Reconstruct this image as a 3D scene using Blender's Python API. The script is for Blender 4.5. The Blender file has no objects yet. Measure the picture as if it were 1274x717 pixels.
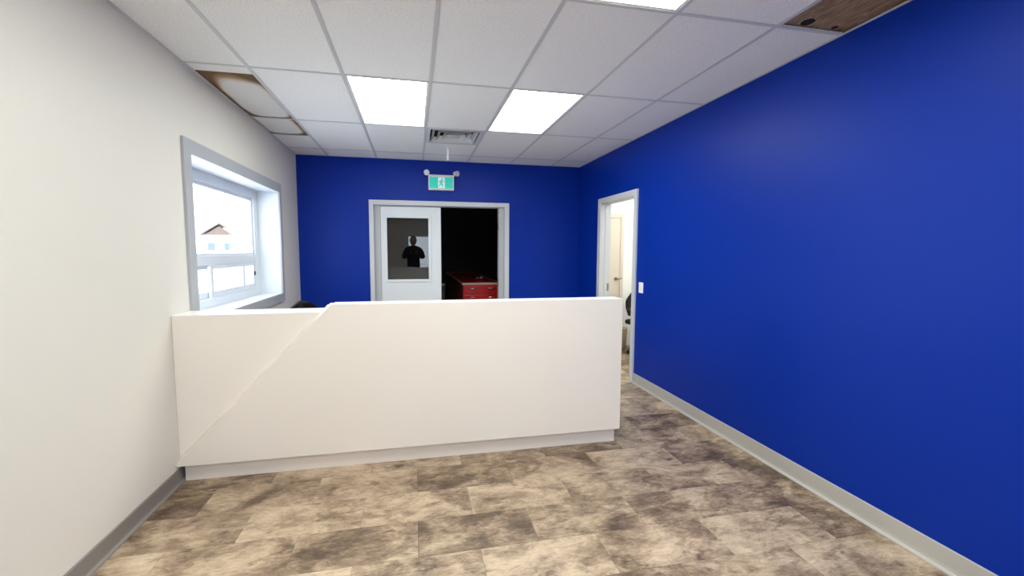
import bpy, bmesh, math, random
from mathutils import Vector, Matrix
random.seed(7)
S = bpy.context.scene
COL = S.collection

# ------------------------------------------------------------------ camera
CAMZ = 1.4865
YAW, PITCH, ROLL, FPX = 0.2092, -0.0847, 0.0037, 543.8
def cam_axes(y, p, r):
    fwd = Vector((math.sin(y)*math.cos(p), math.cos(y)*math.cos(p), math.sin(p)))
    right = Vector((math.cos(y), -math.sin(y), 0))
    up = right.cross(fwd)
    return math.cos(r)*right + math.sin(r)*up, -math.sin(r)*right + math.cos(r)*up, fwd
cr, cu, cf = cam_axes(YAW, PITCH, ROLL)
cd = bpy.data.cameras.new('camera'); cam = bpy.data.objects.new('camera', cd); COL.objects.link(cam)
m = Matrix.Identity(4)
for i in range(3):
    m[i][0], m[i][1], m[i][2] = cr[i], cu[i], -cf[i]
m[2][3] = CAMZ
cam.matrix_world = m
cd.sensor_fit = 'HORIZONTAL'; cd.sensor_width = 36.0; cd.lens = 36.0*FPX/1274.0
cd.shift_x = 6.14/1274.0; cd.clip_start = 0.02; cd.clip_end = 300
S.camera = cam

# ------------------------------------------------------------------ world, exposure
w = bpy.data.worlds.new('overcast_sky'); S.world = w; w.use_nodes = True
bg = w.node_tree.nodes['Background']
bg.inputs[0].default_value = (0.86, 0.93, 1.0, 1); bg.inputs[1].default_value = 3.6
vs = S.view_settings
vs.view_transform = 'Standard'; vs.look = 'None'; vs.gamma = 1.0; vs.use_curve_mapping = False
vs.exposure = 0.88
PANEL = 7.4          # brightness of the ceiling light diffusers

# ------------------------------------------------------------------ room measures
XL, XR, D, H, YR = -1.4844, 2.415, 6.2295, 2.7225, -2.6
T = 0.61; COLX = [-1.0846 + T*k for k in range(6)]            # ceiling runners
ROWY = [2.1525 + 2*T*k for k in range(-3, 4)]                   # ceiling cross tees
WT = 0.13

# ------------------------------------------------------------------ materials
def srgb(r, g, b):
    f = lambda c: (c/255/12.92) if c/255 <= 0.04045 else ((c/255+0.055)/1.055)**2.4
    return (f(r), f(g), f(b), 1)
MATS = {}
def mat(name, rgb, rough=0.5, metal=0.0, bump=0.0, bscale=200.0, var=0.0, vscale=6.0, emit=0.0, spec=0.5, coat=0.0):
    m = bpy.data.materials.new(name); m.use_nodes = True
    nt = m.node_tree; b = nt.nodes['Principled BSDF']
    c = srgb(*rgb); b.inputs['Base Color'].default_value = c
    b.inputs['Roughness'].default_value = rough; b.inputs['Metallic'].default_value = metal
    b.inputs['Specular IOR Level'].default_value = spec
    b.inputs['Coat Weight'].default_value = coat
    tc = nt.nodes.new('ShaderNodeTexCoord')
    if var > 0:
        n = nt.nodes.new('ShaderNodeTexNoise'); n.inputs['Scale'].default_value = vscale; n.inputs['Detail'].default_value = 4
        nt.links.new(tc.outputs['Object'], n.inputs['Vector'])
        mx = nt.nodes.new('ShaderNodeMix'); mx.data_type = 'RGBA'
        mx.inputs['A'].default_value = tuple(x*(1-var) for x in c[:3])+(1,)
        mx.inputs['B'].default_value = tuple(min(1, x*(1+var)) for x in c[:3])+(1,)
        nt.links.new(n.outputs['Fac'], mx.inputs['Factor']); nt.links.new(mx.outputs['Result'], b.inputs['Base Color'])
    if bump > 0:
        n2 = nt.nodes.new('ShaderNodeTexNoise'); n2.inputs['Scale'].default_value = bscale; n2.inputs['Detail'].default_value = 3
        nt.links.new(tc.outputs['Object'], n2.inputs['Vector'])
        bp = nt.nodes.new('ShaderNodeBump'); bp.inputs['Strength'].default_value = bump; bp.inputs['Distance'].default_value = 0.002
        nt.links.new(n2.outputs['Fac'], bp.inputs['Height']); nt.links.new(bp.outputs['Normal'], b.inputs['Normal'])
    if emit > 0:
        b.inputs['Emission Color'].default_value = c; b.inputs['Emission Strength'].default_value = emit
    MATS[name] = m
    return m
mat('white_wall', (226, 220, 211), 0.55, bump=0.25, bscale=120, var=0.012)
mat('blue_wall', (0, 44, 151), 0.42, spec=0.18, bump=0.22, bscale=120, var=0.03)
mat('office_wall', (244, 242, 240), 0.6, bump=0.15)
mat('dark_wall', (92, 90, 94), 0.8, var=0.15)
mat('concrete', (70, 66, 62), 0.7, var=0.2)
mat('grid_metal', (204, 205, 207), 0.35)
mat('diffuser', (248, 255, 247), 0.4, emit=PANEL)
mat('fixture_white', (235, 235, 235), 0.4)
mat('casing_gray', (178, 179, 183), 0.45, var=0.02)
mat('frame_gray', (205, 206, 210), 0.4)
mat('door_white', (226, 229, 232), 0.4)
mat('jamb_gray', (186, 187, 190), 0.45)
mat('vinyl_white', (226, 230, 236), 0.35)
mat('counter_white', (242, 233, 224), 0.45, var=0.008)
mat('counter_top', (246, 244, 240), 0.3)
mat('base_left', (134, 127, 122), 0.5)
mat('base_right', (180, 175, 170), 0.45)
mat('black_fabric', (22, 21, 22), 0.85, bump=0.3, bscale=400)
mat('black_plastic', (16, 16, 18), 0.45)
mat('chrome', (200, 202, 205), 0.22, metal=1.0)
mat('brushed_steel', (150, 140, 130), 0.35, metal=0.9)
mat('red_enamel', (176, 14, 18), 0.3, coat=0.4)
mat('bench_edge', (176, 160, 140), 0.4)
mat('green_sign', (20, 190, 170), 0.4, emit=0.22)
mat('sign_white', (225, 238, 242), 0.4, emit=0.12)
mat('sign_housing', (226, 222, 220), 0.45)
mat('dark_void', (12, 12, 14), 0.9)
mat('vent_white', (206, 207, 210), 0.4)
mat('switch_white', (244, 245, 246), 0.3)
mat('beige_bin', (205, 186, 160), 0.5)
mat('batt_white', (226, 222, 216), 0.55, bump=0.4, bscale=25, var=0.05)
mat('snow', (236, 240, 246), 0.8)
mat('house_wall', (228, 232, 236), 0.8)
mat('roof_tan', (112, 94, 80), 0.8, var=0.05)
mat('cream_door', (222, 208, 194), 0.45)
mat('house_glass', (96, 108, 114), 0.4)
mat('dark_cloth', (24, 25, 32), 0.9)
mat('skin', (176, 128, 104), 0.6)
mat('hair', (30, 24, 20), 0.7)

def ceiling_tile_mat():
    m = bpy.data.materials.new('ceiling_tile'); m.use_nodes = True
    nt = m.node_tree; b = nt.nodes['Principled BSDF']; b.inputs['Roughness'].default_value = 0.85
    tc = nt.nodes.new('ShaderNodeTexCoord')
    n = nt.nodes.new('ShaderNodeTexNoise'); n.inputs['Scale'].default_value = 130; n.inputs['Detail'].default_value = 5; n.inputs['Roughness'].default_value = 0.7
    nt.links.new(tc.outputs['Object'], n.inputs['Vector'])
    cr_ = nt.nodes.new('ShaderNodeValToRGB')
    cr_.color_ramp.elements[0].position = 0.30; cr_.color_ramp.elements[0].color = srgb(214, 214, 215)
    cr_.color_ramp.elements[1].position = 0.55; cr_.color_ramp.elements[1].color = srgb(246, 246, 246)
    nt.links.new(n.outputs['Fac'], cr_.inputs['Fac']); nt.links.new(cr_.outputs['Color'], b.inputs['Base Color'])
    bp = nt.nodes.new('ShaderNodeBump'); bp.inputs['Strength'].default_value = 0.35; bp.inputs['Distance'].default_value = 0.002
    nt.links.new(n.outputs['Fac'], bp.inputs['Height']); nt.links.new(bp.outputs['Normal'], b.inputs['Normal'])
    MATS['ceiling_tile'] = m
ceiling_tile_mat()

def floor_mat():
    m = bpy.data.materials.new('stone_look_vinyl'); m.use_nodes = True
    nt = m.node_tree; L = nt.links.new; N = nt.nodes.new
    b = nt.nodes['Principled BSDF']
    tc = N('ShaderNodeTexCoord'); oi = N('ShaderNodeObjectInfo')
    mul = N('ShaderNodeVectorMath'); mul.operation = 'SCALE'; mul.inputs[0].default_value = (37.0, 71.0, 13.0)
    L(oi.outputs['Random'], mul.inputs['Scale'])
    add = N('ShaderNodeVectorMath'); add.operation = 'ADD'; L(tc.outputs['Object'], add.inputs[0]); L(mul.outputs[0], add.inputs[1])
    def noise(scale, sx, sy, detail, rough, dist=0.0):
        mp = N('ShaderNodeMapping'); mp.inputs['Scale'].default_value = (sx, sy, 1); L(add.outputs[0], mp.inputs['Vector'])
        n = N('ShaderNodeTexNoise'); n.inputs['Scale'].default_value = scale; n.inputs['Detail'].default_value = detail
        n.inputs['Roughness'].default_value = rough; n.inputs['Distortion'].default_value = dist
        L(mp.outputs[0], n.inputs['Vector']); return n.outputs['Fac']
    def math_(op, a, bb):
        n = N('ShaderNodeMath'); n.operation = op
        for i, v in enumerate((a, bb)):
            if isinstance(v, (int, float)): n.inputs[i].default_value = v
            else: L(v, n.inputs[i])
        return n.outputs[0]
    cloud = noise(3.8, 1.0, 1.35, 4, 0.6, 0.5)
    streak = noise(13.0, 0.8, 2.2, 9, 0.80, 0.9)
    fine = noise(70.0, 0.6, 1.6, 5, 0.75)
    blot = noise(6.5, 1.0, 1.6, 5, 0.65, 0.3)
    v = math_('ADD', math_('MULTIPLY', cloud, 0.9), math_('MULTIPLY', streak, 0.72))
    v = math_('ADD', v, math_('MULTIPLY', fine, 0.26))
    v = math_('ADD', v, math_('MULTIPLY', oi.outputs['Random'], 0.17))
    bl = N('ShaderNodeMapRange'); bl.inputs['From Min'].default_value = 0.58; bl.inputs['From Max'].default_value = 0.74; L(blot, bl.inputs['Value'])
    v = math_('SUBTRACT', v, math_('MULTIPLY', bl.outputs[0], 0.22))
    v = math_('ADD', math_('MULTIPLY', math_('SUBTRACT', v, 0.98), 1.15), 0.415)
    rp = N('ShaderNodeValToRGB'); e = rp.color_ramp.elements
    e[0].position = 0.20; e[0].color = srgb(82, 65, 52)
    e[1].position = 0.86; e[1].color = srgb(226, 203, 176)
    for p, c in ((0.33, (116, 95, 77)), (0.45, (152, 129, 106)), (0.60, (190, 166, 140))):
        x = e.new(p); x.color = srgb(*c)
    L(v, rp.inputs['Fac']); L(rp.outputs['Color'], b.inputs['Base Color'])
    rr = N('ShaderNodeMapRange'); rr.inputs['To Min'].default_value = 0.42; rr.inputs['To Max'].default_value = 0.30
    L(streak, rr.inputs['Value']); L(rr.outputs[0], b.inputs['Roughness'])
    bp = N('ShaderNodeBump'); bp.inputs['Strength'].default_value = 0.12; bp.inputs['Distance'].default_value = 0.002
    L(streak, bp.inputs['Height']); L(bp.outputs['Normal'], b.inputs['Normal'])
    MATS['vinyl_tile'] = m
floor_mat()

def wood_mat():
    m = bpy.data.materials.new('plywood'); m.use_nodes = True
    nt = m.node_tree; L = nt.links.new; N = nt.nodes.new
    b = nt.nodes['Principled BSDF']; b.inputs['Roughness'].default_value = 0.75
    tc = N('ShaderNodeTexCoord'); mp = N('ShaderNodeMapping'); mp.inputs['Scale'].default_value = (9, 2.4, 2); L(tc.outputs['Object'], mp.inputs['Vector'])
    n = N('ShaderNodeTexNoise'); n.inputs['Scale'].default_value = 2.4; n.inputs['Detail'].default_value = 6; n.inputs['Distortion'].default_value = 2.2
    L(mp.outputs[0], n.inputs['Vector'])
    rp = N('ShaderNodeValToRGB'); e = rp.color_ramp.elements
    e[0].position = 0.3; e[0].color = srgb(116, 90, 66); e[1].position = 0.72; e[1].color = srgb(182, 156, 124)
    x = e.new(0.5); x.color = srgb(150, 124, 96)
    L(n.outputs['Fac'], rp.inputs['Fac']); L(rp.outputs['Color'], b.inputs['Base Color'])
    MATS['plywood'] = m
wood_mat()

def glass_mat(name, refl, tint, tintamt):
    # thin pane: mostly clear with a mirror part set by fresnel
    m = bpy.data.materials.new(name); m.use_nodes = True
    nt = m.node_tree; nt.nodes.clear(); L = nt.links.new; N = nt.nodes.new
    out = N('ShaderNodeOutputMaterial'); tr = N('ShaderNodeBsdfTransparent'); tr.inputs[0].default_value = tint
    gl = N('ShaderNodeBsdfGlossy'); gl.inputs['Roughness'].default_value = 0.0
    fr = N('ShaderNodeFresnel'); fr.inputs['IOR'].default_value = refl
    ge = N('ShaderNodeNewGeometry'); one = N('ShaderNodeMath'); one.operation = 'SUBTRACT'; one.inputs[0].default_value = 1.0; L(ge.outputs['Backfacing'], one.inputs[1])
    fm = N('ShaderNodeMath'); fm.operation = 'MULTIPLY'; L(fr.outputs[0], fm.inputs[0]); L(one.outputs[0], fm.inputs[1])
    mx = N('ShaderNodeMixShader'); L(fm.outputs[0], mx.inputs[0]); L(tr.outputs[0], mx.inputs[1]); L(gl.outputs[0], mx.inputs[2])
    L(mx.outputs[0], out.inputs['Surface'])
    MATS[name] = m
glass_mat('window_glass', 1.45, (0.96, 0.98, 1.0, 1), 0)
glass_mat('door_glass', 1.75, (0.55, 0.6, 0.68, 1), 0)

# ------------------------------------------------------------------ mesh helpers
def box(bm, x0, x1, y0, y1, z0, z1, bev=0.0):
    if x0 > x1: x0, x1 = x1, x0
    if y0 > y1: y0, y1 = y1, y0
    if z0 > z1: z0, z1 = z1, z0
    n0 = len(bm.verts)
    V = [bm.verts.new(p) for p in ((x0,y0,z0),(x1,y0,z0),(x1,y1,z0),(x0,y1,z0),(x0,y0,z1),(x1,y0,z1),(x1,y1,z1),(x0,y1,z1))]
    F = [bm.faces.new([V[i] for i in q]) for q in ((3,2,1,0),(4,5,6,7),(0,1,5,4),(1,2,6,5),(2,3,7,6),(3,0,4,7))]
    if bev > 0:
        ed = set(e for f in F for e in f.edges)
        bmesh.ops.bevel(bm, geom=list(ed), offset=bev, segments=2, affect='EDGES', profile=0.5)
    return bm
def prism(bm, pts, axis, a, b_):
    # extrude a polygon (list of 2-tuples) along an axis between a and b_
    def P(p, v):
        return {'x': (v, p[0], p[1]), 'y': (p[0], v, p[1]), 'z': (p[0], p[1], v)}[axis]
    A = [bm.verts.new(P(p, a)) for p in pts]; B = [bm.verts.new(P(p, b_)) for p in pts]
    bm.faces.new(A); bm.faces.new(B[::-1])
    n = len(pts)
    for i in range(n):
        bm.faces.new((A[i], A[(i+1) % n], B[(i+1) % n], B[i]))
    bmesh.ops.recalc_face_normals(bm, faces=bm.faces[:])
    return bm
def tube(bm, p0, p1, r0, r1=None, n=14):
    r1 = r0 if r1 is None else r1
    p0, p1 = Vector(p0), Vector(p1); d = (p1-p0).normalized()
    u = d.orthogonal().normalized(); v = d.cross(u)
    A = []; B = []
    for i in range(n):
        a = 2*math.pi*i/n; o = u*math.cos(a)+v*math.sin(a)
        A.append(bm.verts.new(p0+o*r0)); B.append(bm.verts.new(p1+o*r1))
    fa = bm.faces.new(A[::-1]); fb = bm.faces.new(B)
    for i in range(n):
        f = bm.faces.new((A[i], A[(i+1) % n], B[(i+1) % n], B[i])); f.smooth = True
    return bm
def lathe(bm, prof, n=20, c=(0,0,0)):
    rings = []
    for r, z in prof:
        rings.append([bm.verts.new((c[0]+r*math.cos(2*math.pi*i/n), c[1]+r*math.sin(2*math.pi*i/n), c[2]+z)) for i in range(n)])
    for a, b_ in zip(rings, rings[1:]):
        for i in range(n):
            f = bm.faces.new((a[i], a[(i+1) % n], b_[(i+1) % n], b_[i])); f.smooth = True
    bm.faces.new(rings[0][::-1]); bm.faces.new(rings[-1])
    return bm
def sphere(bm, c, r, sx=1, sy=1, sz=1, u=16, v=10):
    mt = Matrix.Translation(c) @ Matrix.Diagonal((sx, sy, sz, 1))
    g = bmesh.ops.create_uvsphere(bm, u_segments=u, v_segments=v, radius=r, matrix=mt)
    for vv in g['verts']:
        for f in vv.link_faces: f.smooth = True
    return bm
def BM(): return bmesh.new()
def mesh_of(bm, name):
    bmesh.ops.recalc_face_normals(bm, faces=bm.faces[:])
    me = bpy.data.meshes.new(name); bm.to_mesh(me); bm.free(); return me
def obj(name, bm, material, parent=None):
    me = bm if isinstance(bm, bpy.types.Mesh) else mesh_of(bm, name)
    o = bpy.data.objects.new(name, me); COL.objects.link(o)
    if material and not me.materials: me.materials.append(MATS[material])
    if parent is not None: o.parent = parent
    return o
def empty(name, loc=(0,0,0), rz=0.0, parent=None):
    o = bpy.data.objects.new(name, None); COL.objects.link(o); o.empty_display_size = 0.1
    o.location = loc; o.rotation_euler = (0, 0, rz)
    if parent is not None: o.parent = parent
    return o
def tag(o, label, cat, group=None, kind=None):
    o['label'] = label; o['category'] = cat
    if group: o['group'] = group
    if kind: o['kind'] = kind
    return o
def struct(o, label, cat):
    o['kind'] = 'structure'; o['label'] = label; o['category'] = cat
    return o
def B1(*a, **k): return box(BM(), *a, **k)

# ================================================================== SETTING
TOP = H + 0.25
# --- floor: slab with separate vinyl tiles laid in running bond
floor = struct(obj('floor', B1(XL-0.3, XR+WT, YR-0.2, D+WT, -0.10, -0.004), 'concrete'),
               'stone-look brown and beige vinyl tile floor in running bond', 'floor')
TH, TWD, RP = 0.003, 0.61, 0.295
full_tile = mesh_of(B1(0.0006, TWD-0.0006, 0.0006, RP-0.0006, -0.003, 0.0, bev=0.0006), 'floor_tile')
full_tile.materials.append(MATS['vinyl_tile'])
k = -16
while 2.05 + RP*k < D:
    y0 = 2.05 + RP*k; y1 = y0 + RP
    off = 0.0 if k % 2 == 0 else 0.305
    j = -4
    while off + TWD*j < XR:
        x0 = off + TWD*j; x1 = x0 + TWD
        cx0, cx1, cy0, cy1 = max(x0, XL), min(x1, XR), max(y0, YR), min(y1, D)
        if cx1-cx0 > 0.01 and cy1-cy0 > 0.01:
            if (cx0, cx1, cy0, cy1) == (x0, x1, y0, y1):
                t = obj('floor_tile', full_tile, None, floor); t.location = (x0, y0, 0)
            else:
                t = obj('floor_tile', B1(cx0-x0+0.0006, cx1-x0-0.0006, cy0-y0+0.0006, cy1-y0-0.0006, -0.003, 0.0), 'vinyl_tile', floor)
                t.location = (x0, y0, 0)
        j += 1
    k += 1

# --- walls
def wall_with_hole(bm, axis, a, b_, lo, hi, zlo, zhi, holes):
    # axis 'x': wall plane x in [a,b_], runs along y from lo to hi; holes: (u0,u1,z0,z1) sorted along the run
    def put(u0, u1, z0, z1):
        if u1-u0 < 1e-4 or z1-z0 < 1e-4: return
        if axis == 'x': box(bm, a, b_, u0, u1, z0, z1)
        else: box(bm, u0, u1, a, b_, z0, z1)
    u = lo
    for (h0, h1, z0, z1) in holes:
        put(u, h0, zlo, zhi); put(h0, h1, zlo, z0); put(h0, h1, z1, zhi); u = h1
    put(u, hi, zlo, zhi)
    return bm
WY0, WY1, WZ0, WZ1 = 3.39, 5.40, 0.985, 2.145          # window reveal
struct(obj('wall_left', wall_with_hole(BM(), 'x', XL-0.30, XL, YR-0.2, D+WT, -0.1, TOP, [(WY0, WY1, WZ0, WZ1)]), 'white_wall'),
       'off-white painted wall with the deep window', 'wall')
DX0, DX1, DZ = -0.53, 1.29, 2.115                       # double door opening in the back wall
struct(obj('wall_back', wall_with_hole(BM(), 'y', D, D+WT, XL, XR, -0.004, TOP, [(DX0, DX1, -0.004, DZ)]), 'blue_wall'),
       'royal blue wall with the double door and exit sign', 'wall')
RY0, RY1, RZ = 4.50, 5.43, 2.12                         # doorway in the right wall
struct(obj('wall_right', wall_with_hole(BM(), 'x', XR, XR+WT, YR-0.2, D+WT, -0.004, TOP, [(RY0, RY1, -0.004, RZ)]), 'blue_wall'),
       'long royal blue wall with an open doorway', 'wall')
GX0, GX1, GZ = -0.30, 0.62, 2.10                        # glazed entrance in the wall behind the viewer
struct(obj('wall_rear', wall_with_hole(BM(), 'y', YR-0.2, YR, XL, XR, -0.004, TOP, [(GX0, GX1, -0.004, GZ), (0.95, 2.25, 0.85, 2.20)]), 'white_wall'),  # second opening is for the added daylight window
       'off-white wall with the glazed entrance, reflected in the door glass', 'wall')
struct(obj('roof_deck', B1(XL-0.3, XR+WT, YR-0.2, D+WT, H+0.075, H+0.10), 'plywood'),
       'brown plywood deck showing where ceiling tiles are missing', 'roof deck')

# --- ceiling: exposed grid with separate tiles
xs = [XL] + COLX + [XR]
ys = [YR] + ROWY + [D]
BW = 0.012
bm = BM()
box(bm, XL, XL+0.018, YR, D, H-0.001, H+0.003); box(bm, XR-0.018, XR, YR, D, H-0.001, H+0.003)
box(bm, XL+0.018, XR-0.018, D-0.018, D, H-0.001, H+0.003); box(bm, XL+0.018, XR-0.018, YR, YR+0.018, H-0.001, H+0.003)
ceil = struct(obj('ceiling', bm, 'grid_metal'), 'suspended ceiling of white speckled tiles in a pale metal grid', 'ceiling')
for x in COLX:
    obj('grid_bar', box(B1(x-BW, x+BW, YR+0.018, D-0.018, H-0.003, H), x-0.002, x+0.002, YR+0.018, D-0.018, H, H+0.03), 'grid_metal', ceil)
def cross(i, y):
    a = xs[i] + (BW if i else 0.018); b_ = xs[i+1] - (BW if i < 6 else 0.018)
    obj('grid_bar', B1(a, b_, y-BW, y+BW, H-0.0025, H), 'grid_metal', ceil)
for i in range(7):
    for y in ROWY: cross(i, y)
cross(3, ROWY[5]+T); cross(0, ROWY[5]+T)
LIGHTS = {(2, 5), (4, 5), (4, 3), (2, 3), (2, 1), (4, 1)}     # (column, row) cells holding light panels
GAPS = {(0, 5), (0, 6), (6, 3)}
tile_mesh = {}
def tile(x0, x1, y0, y1):
    key = (round(x1-x0, 3), round(y1-y0, 3))
    if key not in tile_mesh:
        me = mesh_of(B1(0.004, x1-x0-0.004, 0.004, y1-y0-0.004, 0.0005, 0.016), 'ceiling_tile'); me.materials.append(MATS['ceiling_tile']); tile_mesh[key] = me
    t = obj('ceiling_tile', tile_mesh[key], None, ceil); t.location = (x0, y0, H)
for i in range(7):
    for j in range(8):
        if (i, j) in LIGHTS or (i, j) in GAPS: continue
        if (i, j) == (3, 6):
            tile(xs[i], xs[i+1], ys[j]+T, ys[j+1]); continue
        tile(xs[i], xs[i+1], ys[j], ys[j+1])
tile(xs[0], xs[1], ys[5], ys[5]+0.14)                     # cut strip before the first gap
tile(xs[0], xs[1], ys[6]+T, ys[7])
# wooden blocking round the openings and dark knots in the deck
deck = bpy.data.objects['roof_deck']
def blocking(x0, x1, y0, y1):
    for a in ((x0, x0+0.012, y0, y1), (x1-0.012, x1, y0, y1), (x0+0.012, x1-0.012, y0, y0+0.02), (x0+0.012, x1-0.012, y1-0.02, y1)):
        obj('blocking', B1(a[0], a[1], a[2], a[3], H+0.004, H+0.0745), 'plywood', deck)
blocking(xs[0]+0.004, xs[1]-0.006, ys[5]+0.142, ys[6]-0.006)
blocking(xs[0]+0.004, xs[1]-0.006, ys[6]+0.006, ys[6]+T-0.006)
obj('deck_board', B1(xs[6]+0.004, xs[7]-0.002, ys[3]+0.004, ys[4]-0.004, H+0.014, H+0.030), 'plywood', deck)
for (x, y, r) in ((2.117, 2.103, 0.034), (2.312, 2.118, 0.017)):
    obj('knot_hole', tube(BM(), (x, y, H+0.0125), (x, y, H+0.0138), r, n=18), 'dark_void', deck)

# --- baseboards (rubber cove base with a small toe)
def base_profile(h): return [(0, 0), (0.022, 0), (0.021, 0.006), (0.009, 0.016), (0.007, 0.03), (0.007, h-0.004), (0.004, h), (0, h)]
def baseboard(name, wall, a, b_, material, label, h=0.105):
    pr = base_profile(h)
    if wall == 'L': bm = prism(BM(), [(XL+0.0005+p, z+0.0005) for p, z in pr], 'y', a, b_)
    elif wall == 'R': bm = prism(BM(), [(XR-0.0005-p, z+0.0005) for p, z in pr], 'y', a, b_)
    elif wall == 'B': bm = prism(BM(), [(D-0.0005-p, z+0.0005) for p, z in pr], 'x', a, b_)
    else: bm = prism(BM(), [(YR+0.0005+p, z+0.0005) for p, z in pr], 'x', a, b_)
    return struct(obj(name, bm, material), label, 'baseboard')
baseboard('baseboard_left', 'L', YR+0.03, D-0.03, 'base_left', 'dark grey rubber baseboard along the off-white wall', 0.098)
baseboard('baseboard_right', 'R', YR+0.03, 4.445, 'base_right', 'light grey rubber baseboard along the long blue wall', 0.115)
baseboard('baseboard_right_far', 'R', 5.50, D-0.03, 'base_right', 'short grey baseboard between doorway and far corner', 0.115)
baseboard('baseboard_back', 'B', XL+0.03, -0.60, 'base_right', 'grey baseboard on the back wall left of the double door', 0.115)
baseboard('baseboard_back_right', 'B', 1.36, XR-0.03, 'base_right', 'grey baseboard on the back wall right of the double door', 0.115)

# ------------------------------------------------------------------ window in the left wall
win = struct(empty('window_1', (XL, WY0, WZ0)), 'white sliding window set deep in the off-white wall, grey casing', 'window')
def wpart(name, bm, material, parent=None):
    o = obj(name, bm, material, parent or win)
    if parent is None: o.matrix_parent_inverse = Matrix.Translation((-XL, -WY0, -WZ0))
    return o
CO = (3.305, 5.465, 0.905, 2.23)     # casing outer: y0,y1,z0,z1
XC = XL+0.018
def mitre(pts): return prism(BM(), pts, 'x', XL+0.0005, XC)
iy0, iy1, iz0, iz1 = WY0+0.012, WY1-0.012, WZ0+0.012, WZ1-0.012
oy0, oy1, oz0, oz1 = CO
wpart('casing_board', mitre([(oy0, oz1), (oy1, oz1), (iy1, iz1), (iy0, iz1)]), 'casing_gray')
wpart('casing_board', mitre([(oy0, oz0), (oy1, oz0), (iy1, iz0), (iy0, iz0)]), 'casing_gray')
wpart('casing_board', mitre([(oy0, oz0), (oy0, oz1), (iy0, iz1), (iy0, iz0)]), 'casing_gray')
wpart('casing_board', mitre([(oy1, oz0), (oy1, oz1), (iy1, iz1), (iy1, iz0)]), 'casing_gray')
XW = XL-0.215                                            # inner face of the window unit
e_ = 0.012
wpart('jamb_board', B1(XW, XL, WY0, WY1, WZ1-e_, WZ1), 'vinyl_white')
wpart('jamb_board', B1(XW, XL, WY0, WY1, WZ0, WZ0+e_), 'vinyl_white')
wpart('jamb_board', B1(XW, XL, WY0, WY0+e_, WZ0+e_, WZ1-e_), 'vinyl_white')
wpart('jamb_board', B1(XW, XL, WY1-e_, WY1, WZ0+e_, WZ1-e_), 'vinyl_white')
def frame_rect(bm, x0, x1, y0, y1, z0, z1, wl, wr, wb, wt, bev=0.003):
    box(bm, x0, x1, y0, y0+wl, z0, z1, bev); box(bm, x0, x1, y1-wr, y1, z0, z1, bev)
    box(bm, x0, x1, y0+wl, y1-wr, z0, z0+wb, bev); box(bm, x0, x1, y0+wl, y1-wr, z1-wt, z1, bev)
    return bm
fr = wpart('window_frame', frame_rect(BM(), XW-0.085, XW-0.001, WY0, WY1, WZ0, WZ1, 0.12, 0.12, 0.085, 0.10), 'vinyl_white')
wpart('transom_bar', B1(XW-0.075, XW-0.008, WY0+0.12, WY1-0.12, 1.352, 1.436, bev=0.006), 'vinyl_white')
fy0, fy1 = WY0+0.12, WY1-0.12
up = wpart('fixed_sash', frame_rect(BM(), XW-0.06, XW-0.02, fy0, fy1, 1.436, WZ1-0.10, 0.03, 0.03, 0.02, 0.03), 'vinyl_white')
p = wpart('pane', B1(XW-0.042, XW-0.038, fy0+0.02, fy1-0.02, 1.446, WZ1-0.12), 'window_glass')
def slider(y0, y1, x):
    s = wpart('sliding_sash', frame_rect(BM(), x-0.028, x, y0, y1, WZ0+0.085, 1.352, 0.055, 0.055, 0.055, 0.035), 'vinyl_white')
    wpart('pane', B1(x-0.016, x-0.012, y0+0.05, y1-0.05, WZ0+0.135, 1.322), 'window_glass')
    return s
slider(fy0, 4.30, XW-0.045); slider(4.20, fy1, XW-0.012)
wpart('vent_sash_stile', B1(XW-0.04, XW-0.012, 4.93, 4.985, WZ0+0.14, 1.317, bev=0.003), 'vinyl_white')
wpart('window_latch', B1(XW-0.012, XW+0.004, 5.225, 5.245, 1.215, 1.255, bev=0.003), 'black_plastic')

# ------------------------------------------------------------------ double door in the back wall
d1 = struct(empty('door_1', (0.38, D, 0)), 'pale grey double door in the blue back wall, one half open', 'door')
def dpart(name, bm, material, parent=None, inv=(0.38, D, 0)):
    o = obj(name, bm, material, parent or d1); 
    if parent is None: o.matrix_parent_inverse = Matrix.Translation((-inv[0], -inv[1], -inv[2]))
    return o
cx0, cx1, cz = -0.588, 1.345, 2.168
yc = D-0.022
dpart('door_casing', prism(BM(), [(cx0, 0.001), (cx0, cz), (DX0, DZ-0.008), (DX0, 0.001)], 'y', yc, D-0.0005), 'frame_gray')
dpart('door_casing', prism(BM(), [(cx1, 0.001), (cx1, cz), (1.278, DZ-0.008), (1.278, 0.001)], 'y', yc, D-0.0005), 'frame_gray')
dpart('door_casing', prism(BM(), [(cx0, cz), (cx1, cz), (1.278, DZ-0.008), (DX0, DZ-0.008)], 'y', yc, D-0.0005), 'frame_gray')
dpart('door_jamb', B1(DX0+0.001, -0.447, D+0.03, D+WT-0.002, 0.001, DZ-0.002), 'jamb_gray')
dpart('door_jamb', B1(1.203, DX1-0.001, D+0.03, D+WT-0.002, 0.001, DZ-0.002), 'jamb_gray')
dpart('door_jamb', B1(-0.447, 1.203, D+0.03, D+WT-0.002, 2.097, DZ-0.002), 'jamb_gray')
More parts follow.
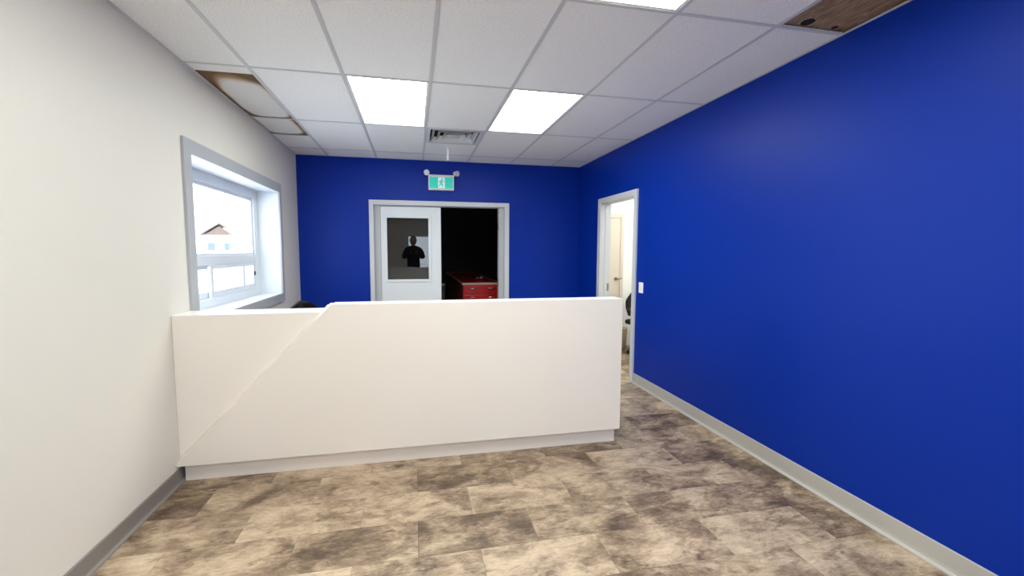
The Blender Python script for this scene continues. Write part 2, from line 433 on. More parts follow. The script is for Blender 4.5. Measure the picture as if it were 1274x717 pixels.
# closed leaf with vision light
lx0, lx1 = -0.444, 0.374
leaf = dpart('door_leaf', wall_with_hole(BM(), 'y', D+0.045, D+0.089, lx0, lx1, 0.012, 2.092, [(-0.375, 0.212, 1.072, 1.948)]), 'door_white')
def bead(y0, y1):
    bm = BM()
    for a in ((-0.40, -0.36, 1.046, 1.974), (0.20, 0.238, 1.046, 1.974), (-0.36, 0.20, 1.046, 1.085), (-0.36, 0.20, 1.935, 1.974)):
        box(bm, a[0], a[1], y0, y1, a[2], a[3], 0.004)
    return bm
def sub(name, bm, material, parent):
    o = obj(name, bm, material, parent); o.matrix_parent_inverse = parent.matrix_parent_inverse.copy() if False else Matrix.Identity(4); return o
sub('glazing_bead', bead(D+0.030, D+0.0449), 'door_white', leaf)
sub('pane', B1(-0.372, 0.209, D+0.062, D+0.068, 1.075, 1.945), 'door_glass', leaf)
# open leaf folded back inside the dark workshop, behind the wall
ol = dpart('door_leaf', B1(1.26, 2.07, D+WT+0.03, D+WT+0.074, 0.012, 2.092, bev=0.002), 'door_white')
for z in (0.28, 1.02, 1.84):
    h = dpart('hinge', tube(B1(1.2025, 1.206, D+0.06, D+0.12, z-0.05, z+0.05), (1.199, D+0.045, z-0.05), (1.199, D+0.045, z+0.05), 0.008), 'brushed_steel')

# ------------------------------------------------------------------ doorway in the right wall
d2 = struct(empty('door_2', (XR, (RY0+RY1)/2, 0)), 'pale grey cased doorway in the long blue wall', 'door')
def d2part(name, bm, material):
    o = obj(name, bm, material, d2); o.matrix_parent_inverse = Matrix.Translation((-XR, -(RY0+RY1)/2, 0)); return o
a0, a1, az = 4.452, 5.495, 2.172
b0, b1, bz = 4.522, 5.410, 2.105
xa, xb = XR-0.018, XR-0.0005
d2part('door_casing', prism(BM(), [(a0, 0.001), (a0, az), (b0, bz), (b0, 0.001)], 'x', xa, xb), 'frame_gray')
d2part('door_casing', prism(BM(), [(a1, 0.001), (a1, az), (b1, bz), (b1, 0.001)], 'x', xa, xb), 'frame_gray')
d2part('door_casing', prism(BM(), [(a0, az), (a1, az), (b1, bz), (b0, bz)], 'x', xa, xb), 'frame_gray')
def jamb2(y0, y1, ys0, ys1):
    d2part('door_jamb', box(B1(XR, XR+WT, y0, y1, 0.001, RZ-0.001), XR+0.05, XR+0.085, ys0, ys1, 0.001, RZ-0.03), 'frame_gray')
jamb2(RY0+0.001, b0+0.002, b0+0.002, b0+0.014); jamb2(b1-0.002, RY1-0.001, b1-0.014, b1-0.002)
d2part('door_jamb', B1(XR, XR+WT, b0+0.002, b1-0.002, bz-0.002, RZ-0.001), 'frame_gray')
d2part('strike_plate', B1(XR+0.09, XR+0.118, b1-0.005, b1-0.001, 0.96, 1.06), 'brushed_steel')

# --- side room behind the right wall
SX0, SX1, SY0, SY1 = XR+WT, 4.7, 3.4, 6.30
struct(obj('floor_side_room', B1(SX0, SX1+0.1, SY0-0.1, SY1+0.1, -0.1, -0.0005), 'vinyl_tile'), 'brown floor of the bright side room', 'floor')
struct(obj('threshold_floor', B1(XR, SX0, RY0, RY1, -0.003, 0.0), 'vinyl_tile'), 'strip of brown floor under the doorway', 'floor')
struct(obj('wall_side_room_back', B1(SX0, SX1, SY1, SY1+0.1, -0.0005, TOP), 'office_wall'), 'bright white wall seen through the doorway', 'wall')
struct(obj('wall_side_room_right', B1(SX1, SX1+0.1, SY0-0.1, SY1+0.1, -0.0005, TOP), 'office_wall'), 'white wall deep inside the side room', 'wall')
struct(obj('wall_side_room_front', B1(SX0, SX1, SY0-0.1, SY0, -0.0005, TOP), 'office_wall'), 'white near wall of the side room', 'wall')
struct(obj('wall_side_room_left', wall_with_hole(BM(), 'x', SX0+0.0005, SX0+0.01, SY0, SY1, 0.0, H, [(RY0, RY1, 0.0, RZ)]), 'office_wall'), 'white lining of the side room around the doorway', 'wall')
struct(obj('ceiling_side_room', B1(SX0, SX1, SY0, SY1, H, H+0.05), 'office_wall'), 'white ceiling of the side room', 'ceiling')

def light_panel(root, w_, d_):
    bm = BM(); g = 0.014
    for a in ((-w_/2, w_/2, -d_/2, -d_/2+g), (-w_/2, w_/2, d_/2-g, d_/2), (-w_/2, -w_/2+g, -d_/2+g, d_/2-g), (w_/2-g, w_/2, -d_/2+g, d_/2-g)):
        box(bm, a[0], a[1], a[2], a[3], -0.006, 0.03)
    obj('light_frame', bm, 'fixture_white', root)
    obj('diffuser', B1(-w_/2+g, w_/2-g, -d_/2+g, d_/2-g, -0.004, 0.02), 'diffuser', root)
for y, lab in ((5.35, 'unseen light panel on the side room ceiling nearest its far wall'), (4.0, 'unseen light panel on the side room ceiling nearest its near wall')):
    pl = tag(empty('ceiling_light', (3.45, y, H-0.031)), lab, 'ceiling light')  # out of view; the pair includes a panel added to brighten the room
    light_panel(pl, 1.0, 0.56)
# closed door on the side room's far wall
d3 = struct(empty('door_3', (2.88, SY1, 0)), 'closed cream door with a lever handle inside the side room', 'door')
def d3part(name, bm, material, par=None):
    o = obj(name, bm, material, par or d3)
    if par is None: o.matrix_parent_inverse = Matrix.Translation((-2.88, -SY1, 0))
    return o
lf = d3part('door_leaf', B1(2.60, 3.122, SY1-0.012, SY1-0.0005, 0.004, 1.995), 'cream_door')
d3part('door_casing', B1(3.124, 3.178, SY1-0.024, SY1-0.0005, 0.001, 2.056, bev=0.003), 'cream_door')
d3part('door_casing', B1(2.59, 3.122, SY1-0.024, SY1-0.0005, 2.0, 2.056, bev=0.003), 'cream_door')
lv = BM(); tube(lv, (3.062, SY1-0.012, 1.06), (3.062, SY1-0.024, 1.06), 0.028); tube(lv, (3.062, SY1-0.024, 1.06), (3.062, SY1-0.06, 1.06), 0.010)
tube(lv, (3.055, SY1-0.06, 1.06), (3.135, SY1-0.06, 1.068), 0.010)
d3part('door_lever', lv, 'brushed_steel')

# --- dark workshop behind the double door
KX0, KX1, KY0, KY1, KH = XL-0.2, 4.0, D+WT, 13.0, 3.4
struct(obj('floor_workshop', B1(KX0, KX1, KY0, KY1, -0.1, -0.0005), 'concrete'), 'dark floor of the unlit workshop', 'floor')
struct(obj('wall_workshop_back', B1(KX0, KX1, KY1, KY1+0.1, -0.1, KH), 'dark_wall'), 'dark far wall of the unlit workshop', 'wall')
struct(obj('wall_workshop_left', B1(KX0-0.1, KX0, KY0, KY1+0.1, -0.1, KH), 'dark_wall'), 'dark left wall of the unlit workshop', 'wall')
struct(obj('wall_workshop_right', B1(KX1, KX1+0.1, KY0+0.1, KY1+0.1, -0.1, KH), 'dark_wall'), 'dark right wall of the unlit workshop', 'wall')
bm = BM(); wall_with_hole(bm, 'y', KY0+0.0005, KY0+0.012, KX0, KX1, 0.0, KH, [(DX0, DX1, 0.0, DZ)])
struct(obj('wall_workshop_front', bm, 'dark_wall'), 'dark inner face of the wall around the double door', 'wall')
struct(obj('ceiling_workshop', B1(KX0-0.1, KX1+0.1, KY0, KY1+0.1, KH, KH+0.1), 'dark_wall'), 'dark ceiling of the unlit workshop', 'ceiling')
struct(obj('threshold_workshop', B1(DX0, DX1, D, D+WT, -0.003, 0.0), 'brushed_steel'), 'metal threshold under the double door', 'floor')

# --- glazed entrance in the rear wall (seen only as a reflection)
d4 = struct(empty('door_4', (0.16, YR, 0)), 'glazed entrance door, seen as a bright reflection in the door glass', 'door')
def d4part(name, bm, material):
    o = obj(name, bm, material, d4); o.matrix_parent_inverse = Matrix.Translation((-0.16, -YR, 0)); return o
bm = BM()
for a in ((GX0, GX0+0.12, 0.01, GZ), (GX1-0.12, GX1, 0.01, GZ), (GX0+0.12, GX1-0.12, 0.01, 0.9), (GX0+0.12, GX1-0.12, GZ-0.14, GZ)):
    box(bm, a[0], a[1], YR-0.12, YR-0.07, a[2], a[3])
d4part('door_leaf', bm, 'door_white')
d4part('pane', B1(GX0+0.12, GX1-0.12, YR-0.10, YR-0.094, 0.9, GZ-0.14), 'window_glass')

w2 = struct(empty('added_window', (1.6, YR, 0.85)), 'unseen window behind the viewer, added to let in daylight', 'window')  # invented opening, put in to brighten ceiling and counter with daylight
bm = BM()
for a in ((0.95, 1.0, 0.85, 2.20), (2.20, 2.25, 0.85, 2.20), (1.0, 2.20, 0.85, 0.90), (1.0, 2.20, 2.15, 2.20), (1.575, 1.625, 0.90, 2.15)):
    box(bm, a[0], a[1], YR-0.13, YR-0.06, a[2], a[3])
o = obj('window_frame', bm, 'vinyl_white', w2); o.matrix_parent_inverse = Matrix.Translation((-1.6, -YR, -0.85))
for x in (1.0, 1.625):
    o = obj('pane', B1(x, x+0.575, YR-0.10, YR-0.094, 0.90, 2.15), 'window_glass', w2); o.matrix_parent_inverse = Matrix.Translation((-1.6, -YR, -0.85))

# ================================================================== THINGS
# --- reception counter
YF, YB, ZT, ZL, XE = 3.02, 3.065, 1.131, 1.075, 1.533
rc = tag(empty('reception_counter', (0.0, YF, 0)), 'long white reception counter with a diagonal front panel and low left end', 'counter')
def rpart(name, bm, material):
    o = obj(name, bm, material, rc); o.matrix_parent_inverse = Matrix.Translation((0, -YF, 0)); return o
x_l = XL+0.002
bm = BM()                                            # slab whose diagonal edge slopes back to the recessed panel
fa = [bm.verts.new((x_, YF, z_)) for x_, z_ in ((x_l, 0.122), (XE, 0.122), (XE, ZT-0.004), (-0.540, ZT-0.004), (x_l, 0.140))]
ba = [bm.verts.new((x_, YB, z_)) for x_, z_ in ((x_l, 0.122), (XE, 0.122), (XE, ZT-0.004), (-0.566, ZT-0.004), (x_l, 0.158))]
bm.faces.new(fa); bm.faces.new(ba[::-1])
for q in range(5): bm.faces.new((fa[q], fa[(q+1) % 5], ba[(q+1) % 5], ba[q]))
rpart('front_panel', bm, 'counter_white')
rpart('recessed_panel', prism(BM(), [(x_l, 0.122), (-0.2, 0.122), (-0.2, ZL-0.004), (x_l, ZL-0.004)], 'y', YB+0.0005, YB+0.05), 'counter_white')
rpart('back_panel', B1(-0.566, XE, YB+0.051, 3.17, 0.122, ZT-0.005), 'counter_white')
bm = prism(BM(), [(-0.540, ZT-0.0035), (XE, ZT-0.0035), (XE, ZT), (-0.537, ZT)], 'y', YF, 3.17)
rpart('high_ledge', bm, 'counter_top')
rpart('low_ledge', B1(x_l, -0.618, YB-0.0, 3.30, ZL-0.0035, ZL+0.002), 'counter_top')
rpart('low_ledge_support', B1(x_l, -0.618, 3.17, 3.30, 0.76, ZL-0.004), 'counter_white')
rpart('kick_plate', B1(XL+0.024, XE-0.018, 3.075, 3.095, 0.001, 0.1215), 'counter_white')
rpart('worktop', B1(x_l, XE-0.03, 3.175, 3.82, 0.73, 0.758, bev=0.002), 'counter_top')
rpart('end_panel', B1(XE-0.028, XE-0.002, 3.175, 3.80, 0.001, 0.729), 'counter_white')
rpart('support_panel', B1(-0.2, -0.175, 3.175, 3.75, 0.001, 0.729), 'counter_white')
rpart('support_panel', B1(-1.44, -1.415, 3.175, 3.75, 0.001, 0.729), 'counter_white')

# --- ceiling lights
LB = {(2, 5): 'square-looking lit ceiling panel nearer the window, left of the air vent',
      (4, 5): 'lit ceiling panel right of the air vent, nearer the blue wall',
      (4, 3): 'lit ceiling panel cut off by the top edge of the photo',
      (2, 3): 'lit ceiling panel above the viewer, out of view on the window side',
      (2, 1): 'lit ceiling panel behind the viewer on the window side',
      (4, 1): 'lit ceiling panel behind the viewer on the blue wall side'}
for (i, j), lab in LB.items():
    r = tag(empty('ceiling_light', ((xs[i]+xs[i+1])/2, (ys[j]+ys[j+1])/2, H+0.007)), lab, 'ceiling light', 'lit panels in the office ceiling')
    light_panel(r, T-0.026, ys[j+1]-ys[j]-0.026)

# --- air vent
vx, vy = (xs[3]+xs[4])/2, ys[6]+T/2
v = tag(empty('air_vent', (vx, vy, H)), 'square white louvred air vent in the ceiling between the lit panels', 'air vent')
half = T/2-0.014
def ring(bm, r0, z0, r1, z1, th=0.003):
    A = [(-r0,-r0),(r0,-r0),(r0,r0),(-r0,r0)]; Bq = [(-r1,-r1),(r1,-r1),(r1,r1),(-r1,r1)]
    for q in range(4):
        n = (q+1) % 4
        lo = [(*A[q], z0), (*A[n], z0), (*Bq[n], z1), (*Bq[q], z1)]
        vs1 = [bm.verts.new(p_) for p_ in lo]; vs2 = [bm.verts.new((p_[0], p_[1], p_[2]+th)) for p_ in lo]
        bm.faces.new(vs1); bm.faces.new(vs2[::-1])
        for k_ in range(4): bm.faces.new((vs1[k_], vs1[(k_+1) % 4], vs2[(k_+1) % 4], vs2[k_]))
    return bm
obj('vent_frame', ring(ring(BM(), half, 0.0, half-0.034, -0.003), half-0.034, -0.003, half-0.038, 0.045), 'vent_white', v)
for r0, r1 in ((0.238, 0.205), (0.178, 0.145), (0.118, 0.085)):
    obj('louvre', ring(BM(), r0, -0.006, r1, 0.040), 'vent_white', v)
obj('duct_backing', B1(-half+0.038, half-0.038, -half+0.038, half-0.038, 0.05, 0.055), 'dark_void', v)
obj('centre_plate', B1(-0.065, 0.065, -0.065, 0.065, 0.0, 0.006), 'vent_white', v)

# --- white strip hanging from the ceiling by the vent
bm = BM(); pts = [(0.0, 0.0), (0.004, -0.03), (0.002, -0.075), (-0.003, -0.145)]
for (x0, z0), (x1, z1) in zip(pts, pts[1:]):
    prism(bm, [(x0-0.012, z0), (x0+0.012, z0), (x1+0.012, z1), (x1-0.012, z1)], 'y', -0.002, 0.002)
hs = tag(obj('hanging_strip', bm, 'switch_white'), 'thin white strip hanging from the ceiling between vent and exit sign', 'strip'); hs.location = (0.414, 5.43, H)

# --- water-stained ceiling tiles, sagging out of the grid
def stain_mat(name, cx, cy, ex):
    m = bpy.data.materials.new(name); m.use_nodes = True
    nt = m.node_tree; L = nt.links.new; N = nt.nodes.new
    b = nt.nodes['Principled BSDF']; b.inputs['Roughness'].default_value = 0.85
    tc = N('ShaderNodeTexCoord'); sp = N('ShaderNodeSeparateXYZ'); L(tc.outputs['Generated'], sp.inputs[0])
    def mt(op, a, b2):
        n = N('ShaderNodeMath'); n.operation = op
        for i_, v_ in enumerate((a, b2)):
            if isinstance(v_, (int, float)): n.inputs[i_].default_value = v_
            else: L(v_, n.inputs[i_])
        return n.outputs[0]
    du = mt('POWER', mt('MULTIPLY', mt('ABSOLUTE', mt('SUBTRACT', sp.outputs[0], cx[0]), 0), cx[1]), ex)
    dv = mt('POWER', mt('MULTIPLY', mt('ABSOLUTE', mt('SUBTRACT', sp.outputs[1], cy[0]), 0), cy[1]), ex)
    r = mt('POWER', mt('ADD', du, dv), 1.0/ex)
    n = N('ShaderNodeTexNoise'); n.inputs['Scale'].default_value = 5; n.inputs['Detail'].default_value = 5; L(tc.outputs['Object'], n.inputs['Vector'])
    r = mt('ADD', r, mt('MULTIPLY', mt('SUBTRACT', n.outputs['Fac'], 0.5), 0.25))
    rp = N('ShaderNodeValToRGB'); e = rp.color_ramp.elements
    e[0].position = 0.80; e[0].color = srgb(226, 225, 223); e[1].position = 1.0; e[1].color = srgb(112, 86, 58)
    for p_, c_ in ((0.87, (206, 194, 178)), (0.915, (170, 145, 112))):
        x = e.new(p_); x.color = srgb(*c_)
    # ramp runs to 1, scale r down so that the border value 1.0 meets the brown end
    L(mt('MULTIPLY', r, 0.94), rp.inputs['Fac']); L(rp.outputs['Color'], b.inputs['Base Color'])
    MATS[name] = m
stain_mat('stain_near', (0.55, 2.0), (0.56, 2.0), 3.0)
stain_mat('stain_far', (0.40, 1.75), (0.42, 1.8), 4.0)
def sag_tile(x0, x1, y0, y1, sag, material, label):
    nx, ny = 14, 22; bm = BM(); g = []
    for a in range(nx+1):
        row = []
        for b_ in range(ny+1):
            u = 2*a/nx-1; v_ = 2*b_/ny-1
            bul = (1-u*u)*(1-v_**4)
            row.append(bm.verts.new((x0+(x1-x0)*a/nx, y0+(y1-y0)*b_/ny, H+0.004-sag*bul)))
        g.append(row)
    for a in range(nx):
        for b_ in range(ny):
            f = bm.faces.new((g[a][b_], g[a+1][b_], g[a+1][b_+1], g[a][b_+1])); f.smooth = True
    ret = bmesh.ops.extrude_face_region(bm, geom=bm.faces[:])
    for q in ret['geom']:
        if isinstance(q, bmesh.types.BMVert): q.co.z += 0.014
    o = obj('ceiling_tile', bm, material, ceil); o['label'] = label
    return o
sag_tile(xs[0]+0.020, xs[1]-BW-0.002, ys[5]+0.146, ys[6]-BW-0.012, 0.030, 'stain_near', 'sagging tile with brown water stains round its edge')
sag_tile(xs[0]+0.020, xs[1]-BW-0.002, ys[6]+BW+0.002, ys[6]+T-BW-0.010, 0.016, 'stain_far', 'short tile with brown water stains along two edges')

# --- exit sign
ex = tag(empty('exit_sign', (0.379, D, 2.33)), 'green running-man exit sign with two lamp heads above the double door', 'sign')
obj('housing', B1(-0.176, 0.176, -0.062, -0.0005, -0.012, 0.196, bev=0.008), 'sign_housing', ex)
obj('sign_panel', B1(-0.158, 0.158, -0.0645, -0.0615, 0.012, 0.162), 'green_sign', ex)
obj('pictogram_field', B1(-0.044, 0.048, -0.0665, -0.0640, 0.016, 0.158), 'sign_white', ex)
bm = BM(); y0, y1 = -0.0685, -0.066
def limb(p0, p1, w0, w1):
    d = Vector((p1[0]-p0[0], p1[1]-p0[1])).normalized(); n = Vector((-d.y, d.x))
    prism(bm, [(p0[0]+n.x*w0, p0[1]+n.y*w0), (p1[0]+n.x*w1, p1[1]+n.y*w1), (p1[0]-n.x*w1, p1[1]-n.y*w1), (p0[0]-n.x*w0, p0[1]-n.y*w0)], 'y', y0, y1)
tube(bm, (0.012, y0, 0.134), (0.012, y1, 0.134), 0.012, n=12)
limb((0.002, 0.120), (-0.006, 0.078), 0.013, 0.010)          # trunk
limb((0.000, 0.116), (-0.026, 0.106), 0.006, 0.005); limb((-0.026, 0.108), (-0.032, 0.084), 0.005, 0.004)   # rear arm
limb((0.006, 0.116), (0.024, 0.096), 0.006, 0.005); limb((0.022, 0.096), (0.038, 0.106), 0.005, 0.004)     # front arm
limb((-0.004, 0.080), (0.018, 0.058), 0.008, 0.007); limb((0.017, 0.062), (0.012, 0.030), 0.007, 0.005)    # front leg
limb((-0.008, 0.082), (-0.016, 0.052), 0.008, 0.007); limb((-0.014, 0.055), (-0.038, 0.040), 0.006, 0.005) # rear leg
obj('running_man', bm, 'green_sign', ex)
for x, ax in ((-0.188, -0.35), (0.205, 0.75)):
    bm = BM(); tube(bm, (x*0.86, -0.03, 0.190), (x, -0.035, 0.222), 0.014)
    dx = math.sin(ax); dy = -math.cos(ax)
    tube(bm, (x-dx*0.022, -0.035-dy*0.022, 0.226), (x+dx*0.03, -0.035+dy*0.03, 0.220), 0.026, 0.039, 18)
    sphere(bm, (x-dx*0.02, -0.035-dy*0.02, 0.226), 0.027)
    h = obj('lamp_head', bm, 'sign_housing', ex)
    bm = BM(); tube(bm, (x+dx*0.03, -0.035+dy*0.03, 0.220), (x+dx*0.033, -0.035+dy*0.033, 0.2197), 0.033, 0.033, 18)
    obj('lamp_lens', bm, 'fixture_white', h)

# --- light switch
ls = tag(empty('light_switch', (XR, 4.338, 1.092)), 'white light switch plate on the blue wall beside the doorway', 'switch')
obj('switch_plate', B1(-0.007, -0.0005, -0.045, 0.045, -0.058, 0.058, bev=0.003), 'switch_white', ls)
obj('rocker', prism(BM(), [(-0.0072, -0.034), (-0.0105, 0.0), (-0.0135, 0.034), (-0.0072, 0.034)], 'y', -0.017, 0.017), 'switch_white', ls)

# --- office chairs
def office_chair(loc, rz, label, back_h, arms=True, arm_mat='chrome'):
    r = tag(empty('office_chair', loc, rz), label, 'chair')
    hub = obj('base_hub', tube(BM(), (0, 0, 0.075), (0, 0, 0.14), 0.045, 0.035), 'black_plastic', r)
    for k_ in range(5):
        a = 2*math.pi*k_/5+0.3; c_, s_ = math.cos(a), math.sin(a)
        lg = obj('base_leg', tube(BM(), (0.03*c_, 0.03*s_, 0.105), (0.27*c_, 0.27*s_, 0.075), 0.022, 0.015, 8), 'black_plastic', r)
        bm = BM(); tube(bm, (0.27*c_-0.02*s_, 0.27*s_+0.02*c_, 0.030), (0.27*c_+0.02*s_, 0.27*s_-0.02*c_, 0.030), 0.029, n=14)
        obj('caster', bm, 'black_plastic', lg)
    obj('gas_column', tube(BM(), (0, 0, 0.13), (0, 0, 0.42), 0.025), 'black_plastic', r)
    bm = box(BM(), -0.235, 0.235, -0.22, 0.23, 0.42, 0.49, bev=0.03)
    obj('seat', bm, 'black_fabric', r)
    obj('back_bracket', tube(tube(BM(), (0, 0.18, 0.43), (0, 0.285, 0.50), 0.016), (0, 0.285, 0.50), (0, 0.285, back_h-0.2), 0.016), 'black_plastic', r)
    # backrest: curved shell with a rounded top
    bm = BM(); n, mrow = 12, 10; g = []
    for sgn in (0, 1):
        gg = []
        for i2 in range(mrow+1):
            tz = i2/mrow; z = 0.54+(back_h-0.54)*tz
            hw = 0.215*(1 - 0.80*max(0, (tz-0.5)/0.5)**2.2)*(0.86+0.14*min(1, tz*3))
            gg.append([bm.verts.new((hw*(2*j2/n-1), 0.245-0.05*(1-(2*j2/n-1)**2)*-1 - 0.035*(abs(2*j2/n-1)**2) + 0.05*tz - (0.045 if sgn else 0), z)) for j2 in range(n+1)])
        g.append(gg)
    for gi, gg in enumerate(g):
        for i2 in range(mrow):
            for j2 in range(n):
                f = bm.faces.new((gg[i2][j2], gg[i2][j2+1], gg[i2+1][j2+1], gg[i2+1][j2])); f.smooth = True
    A, Bq = g
    for i2 in range(mrow):
        for j2 in (0, n):
            bm.faces.new((A[i2][j2], A[i2+1][j2], Bq[i2+1][j2], Bq[i2][j2]))
    for j2 in range(n):
        for i2 in (0, mrow):
            bm.faces.new((A[i2][j2], A[i2][j2+1], Bq[i2][j2+1], Bq[i2][j2]))
    obj('backrest', bm, 'black_fabric', r)
    if arms:
        for s_ in (-1, 1):
            x = 0.265*s_
            ar = obj('armrest', box(BM(), x-0.03, x+0.03, -0.15, 0.12, 0.645, 0.668, bev=0.008), 'black_plastic', r)
            bm = BM(); tube(bm, (x, 0.0, 0.645), (x, 0.02, 0.47), 0.013); tube(bm, (x, 0.02, 0.47), (0.12*s_, 0.02, 0.44), 0.013)
            obj('arm_post', bm, arm_mat, ar)
    return r
office_chair((-1.03, 4.80, 0), math.radians(35), 'black office chair behind the counter, only its top showing by the corner', 0.938, arms=True, arm_mat='black_plastic')
office_chair((3.30, 5.72, 0), math.radians(12), 'black office chair with silver arm posts seen through the side doorway', 0.89)
bm = BM(); lathe(bm, [(0.075, 0.0), (0.09, 0.30), (0.094, 0.31), (0.088, 0.31), (0.07, 0.02)], 20)
tag(obj('waste_bin', bm, 'beige_bin'), 'small beige waste bin on the floor of the side room', 'bin').location = (3.12, 6.17, 0.0005)

# --- red tool bench and low shelf in the workshop
bx0, bx1, by0, by1, bz1 = 0.735, 1.365, 6.86, 10.4, 0.98
tb = tag(empty('tool_bench', (bx0, by0, 0)), 'long red tool bench with silver drawer handles in the dark workshop', 'tool bench')
def tpart(name, bm, material, par=None):
    o = obj(name, bm, material, par or tb)
    if par is None: o.matrix_parent_inverse = Matrix.Translation((-bx0, -by0, 0))
    return o
tpart('cabinet_body', B1(bx0+0.02, bx1-0.02, by0+0.02, by1-0.02, 0.10, bz1-0.035), 'red_enamel')
tpart('bench_top', B1(bx0+0.008, bx1-0.008, by0+0.008, by1-0.008, bz1-0.034, bz1-0.004), 'red_enamel')
for a in ((bx0, bx0+0.012, by0, by1), (bx1-0.012, bx1, by0, by1), (bx0+0.012, bx1-0.012, by0, by0+0.012), (bx0+0.012, bx1-0.012, by1-0.012, by1)):
    tpart('edge_trim', B1(a[0], a[1], a[2], a[3], bz1-0.03, bz1), 'bench_edge')
for ci, (u0, u1) in enumerate(((bx0+0.035, (bx0+bx1)/2-0.008), ((bx0+bx1)/2+0.008, bx1-0.035))):
    for (z0, z1) in ((0.80, 0.925), (0.655, 0.785), (0.47, 0.64), (0.28, 0.455), (0.115, 0.265)):
        dr = tpart('drawer', B1(u0, u1, by0+0.006, by0+0.0195, z0, z1, bev=0.003), 'red_enamel')
        c_ = (u0+u1)/2; bm = BM(); zz = z1-0.035
        tube(bm, (c_-0.06, by0-0.016, zz), (c_+0.06, by0-0.016, zz), 0.009, n=10)
        for s_ in (-1, 1): tube(bm, (c_+0.05*s_, by0-0.016, zz), (c_+0.05*s_, by0+0.006, zz), 0.006, n=8)
        tpart('handle', bm, 'chrome', dr)
for x in (bx0+0.09, bx1-0.09):
    for y in (by0+0.1, by1-0.1):
        tpart('caster', tube(BM(), (x-0.02, y, 0.05), (x+0.02, y, 0.05), 0.05, n=16), 'black_plastic')
bm = BM(); tube(bm, (-0.06, 0, 0.0), (0.05, 0.10, 0.0), 0.017, n=10); tube(bm, (0.04, 0.09, 0), (0.10, 0.16, 0), 0.03, 0.02, 10)
o = tag(obj('ratchet_wrench', bm, 'chrome'), 'silver hand tool lying on top of the red tool bench', 'tool'); o.location = (1.12, 7.6, bz1+0.028)
sh = tag(empty('shop_shelf', (0.30, 8.2, 0)), 'low dark shelf with pale edges left of the red tool bench', 'shelf')
for z in (0.16, 0.52, 0.86):
    s_ = obj('shelf_board', B1(-0.45, 0.24, -0.25, 0.25, z, z+0.03), 'dark_wall', sh)
    obj('edge_strip', B1(-0.45, 0.24, -0.256, -0.2505, z, z+0.03), 'bench_edge', s_)
for x in (-0.43, 0.22):
    for y in (-0.23, 0.23):
        obj('post', B1(x-0.015, x+0.015, y-0.015, y+0.015, 0.001, 0.159), 'dark_wall', sh)
        obj('post', B1(x-0.015, x+0.015, y-0.015, y+0.015, 0.191, 0.519), 'dark_wall', sh)
        obj('post', B1(x-0.015, x+0.015, y-0.015, y+0.015, 0.551, 0.859), 'dark_wall', sh)

# --- outside the window
struct(obj('ground_outside', B1(-120, XL-0.31, -30, 140, -0.5, -0.3), 'snow'), 'pale overexposed ground outside the window', 'ground')
struct(obj('ground_entrance', B1(-8, 10, -40, YR-0.21, -0.5, -0.10), 'snow'), 'pale ground outside the glazed entrance', 'ground')
ho = tag(empty('house', (-29.1, 75.0, -0.3), math.radians(14)), 'pale house with a tan gable roof outside the window', 'building')
obj('wall', B1(-2.0, 2.0, 0, 8, 0, 4.0), 'house_wall', ho)
obj('roof', prism(BM(), [(-2.5, 3.98), (0, 5.72), (2.5, 3.98), (2.5, 4.14), (0, 5.9), (-2.5, 4.14)][::-1], 'y', -0.3, 8.3), 'roof_tan', ho)
obj('gable', prism(BM(), [(-2.0, 4.0), (2.0, 4.0), (0, 5.40)], 'y', 0.0, 0.15), 'roof_tan', ho)
for x in (-1.1, 1.0):
    wd = obj('window', B1(x-0.55, x+0.55, -0.05, -0.001, 1.6, 2.9), 'vinyl_white', ho)
    obj('pane', B1(x-0.46, x+0.46, -0.06, -0.0505, 1.69, 2.81), 'house_glass', wd)

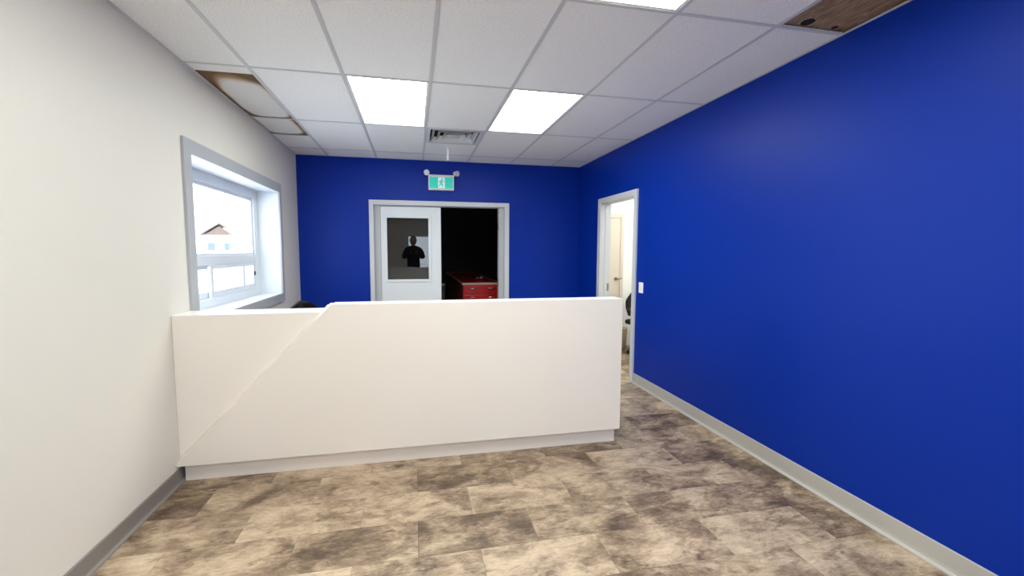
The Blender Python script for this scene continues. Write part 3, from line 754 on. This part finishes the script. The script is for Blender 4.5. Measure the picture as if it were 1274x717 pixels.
# --- photographer, standing behind the viewpoint and mirrored in the door glass
def person():
    bm = BM(); sl = bm.verts.layers.skin.verify()
    J = {}
    def jv(n, co, r, par=None, root=False):
        v_ = bm.verts.new(co); v_[sl].radius = r if isinstance(r, tuple) else (r, r); v_[sl].use_root = root
        J[n] = v_
        if par: bm.edges.new((J[par], v_))
    jv('pelvis', (0, 0, 1.00), (0.17, 0.12), None, True)
    jv('waist', (0, 0, 1.16), (0.20, 0.13), 'pelvis'); jv('chest', (0, 0.01, 1.38), (0.215, 0.135), 'waist')
    jv('neckb', (0, 0.0, 1.56), (0.09, 0.08), 'chest'); jv('neck', (0, 0.015, 1.645), (0.06, 0.06), 'neckb')
    for s, n in ((-1, 'l'), (1, 'r')):
        jv('sh'+n, (0.19*s, 0, 1.53), 0.085, 'neckb'); jv('el'+n, (0.30*s, 0.08, 1.27), 0.07, 'sh'+n)
        jv('wr'+n, (0.10*s, 0.34, 1.40), 0.034, 'el'+n)
        jv('hip'+n, (0.10*s, 0, 0.94), 0.105, 'pelvis'); jv('kn'+n, (0.12*s, 0.02, 0.52), 0.066, 'hip'+n)
        jv('an'+n, (0.13*s, -0.01, 0.10), 0.048, 'kn'+n); jv('to'+n, (0.15*s, 0.17, 0.045), 0.042, 'an'+n)
    me = bpy.data.meshes.new('tmp'); bm.to_mesh(me); bm.free()
    o = bpy.data.objects.new('tmp', me); COL.objects.link(o)
    sk = o.modifiers.new('s', 'SKIN'); sk.use_smooth_shade = True; sb = o.modifiers.new('d', 'SUBSURF'); sb.levels = 2
    dg = bpy.context.evaluated_depsgraph_get(); res = bpy.data.meshes.new_from_object(o.evaluated_get(dg)); res.name = 'body'
    bpy.data.objects.remove(o)
    return res
pr_ = tag(empty('person', (-0.02, -0.82, 0)), 'person in dark clothes holding up a phone, mirrored in the door glass', 'person')
bme = person(); bme.materials.clear()
obj('body', bme, 'dark_cloth', pr_)
bm = BM(); sphere(bm, (0, 0.02, 1.775), 0.118, 0.80, 0.98, 1.12, 24, 16)
for s in (-1, 1): sphere(bm, (0.094*s, 0.01, 1.765), 0.03, 0.4, 0.7, 1.1, 10, 8)
prism(bm, [(0.128, 1.79), (0.152, 1.742), (0.12, 1.735)], 'x', -0.014, 0.014)          # nose
sphere(bm, (0, 0.115, 1.70), 0.028, 1.1, 0.5, 0.35, 12, 8)                            # mouth
for s in (-1, 1): sphere(bm, (0.036*s, 0.118, 1.785), 0.014, 1.2, 0.7, 0.7, 10, 8)
hd = obj('head', bm, 'skin', pr_)
bm = BM(); sphere(bm, (0, -0.003, 1.80), 0.122, 0.83, 0.96, 1.06, 24, 16)
obj('hair', bm, 'hair', hd)
for s in (-1, 1):
    bm = BM(); sphere(bm, (0.088*s, 0.365, 1.425), 0.042, 0.55, 0.9, 1.1, 14, 10)
    for q in range(4):
        z = 1.455-0.02*q; L_ = (0.05, 0.058, 0.055, 0.045)[q]
        tube(bm, (0.085*s, 0.385, z), (0.080*s, 0.385+L_*0.6, z+0.004), 0.009, 0.008, 8)
        tube(bm, (0.080*s, 0.385+L_*0.6, z+0.004), (0.060*s, 0.385+L_*0.75, z+0.006), 0.008, 0.007, 8)
    tube(bm, (0.08*s, 0.35, 1.45), (0.062*s, 0.362, 1.485), 0.010, 0.008, 8)
    obj('hand', bm, 'skin', pr_)
tag(obj('phone', B1(-0.070, 0.030, -0.404, -0.395, 1.400, 1.482, bev=0.003), 'black_plastic'), 'black phone held up in both hands by the person', 'phone')
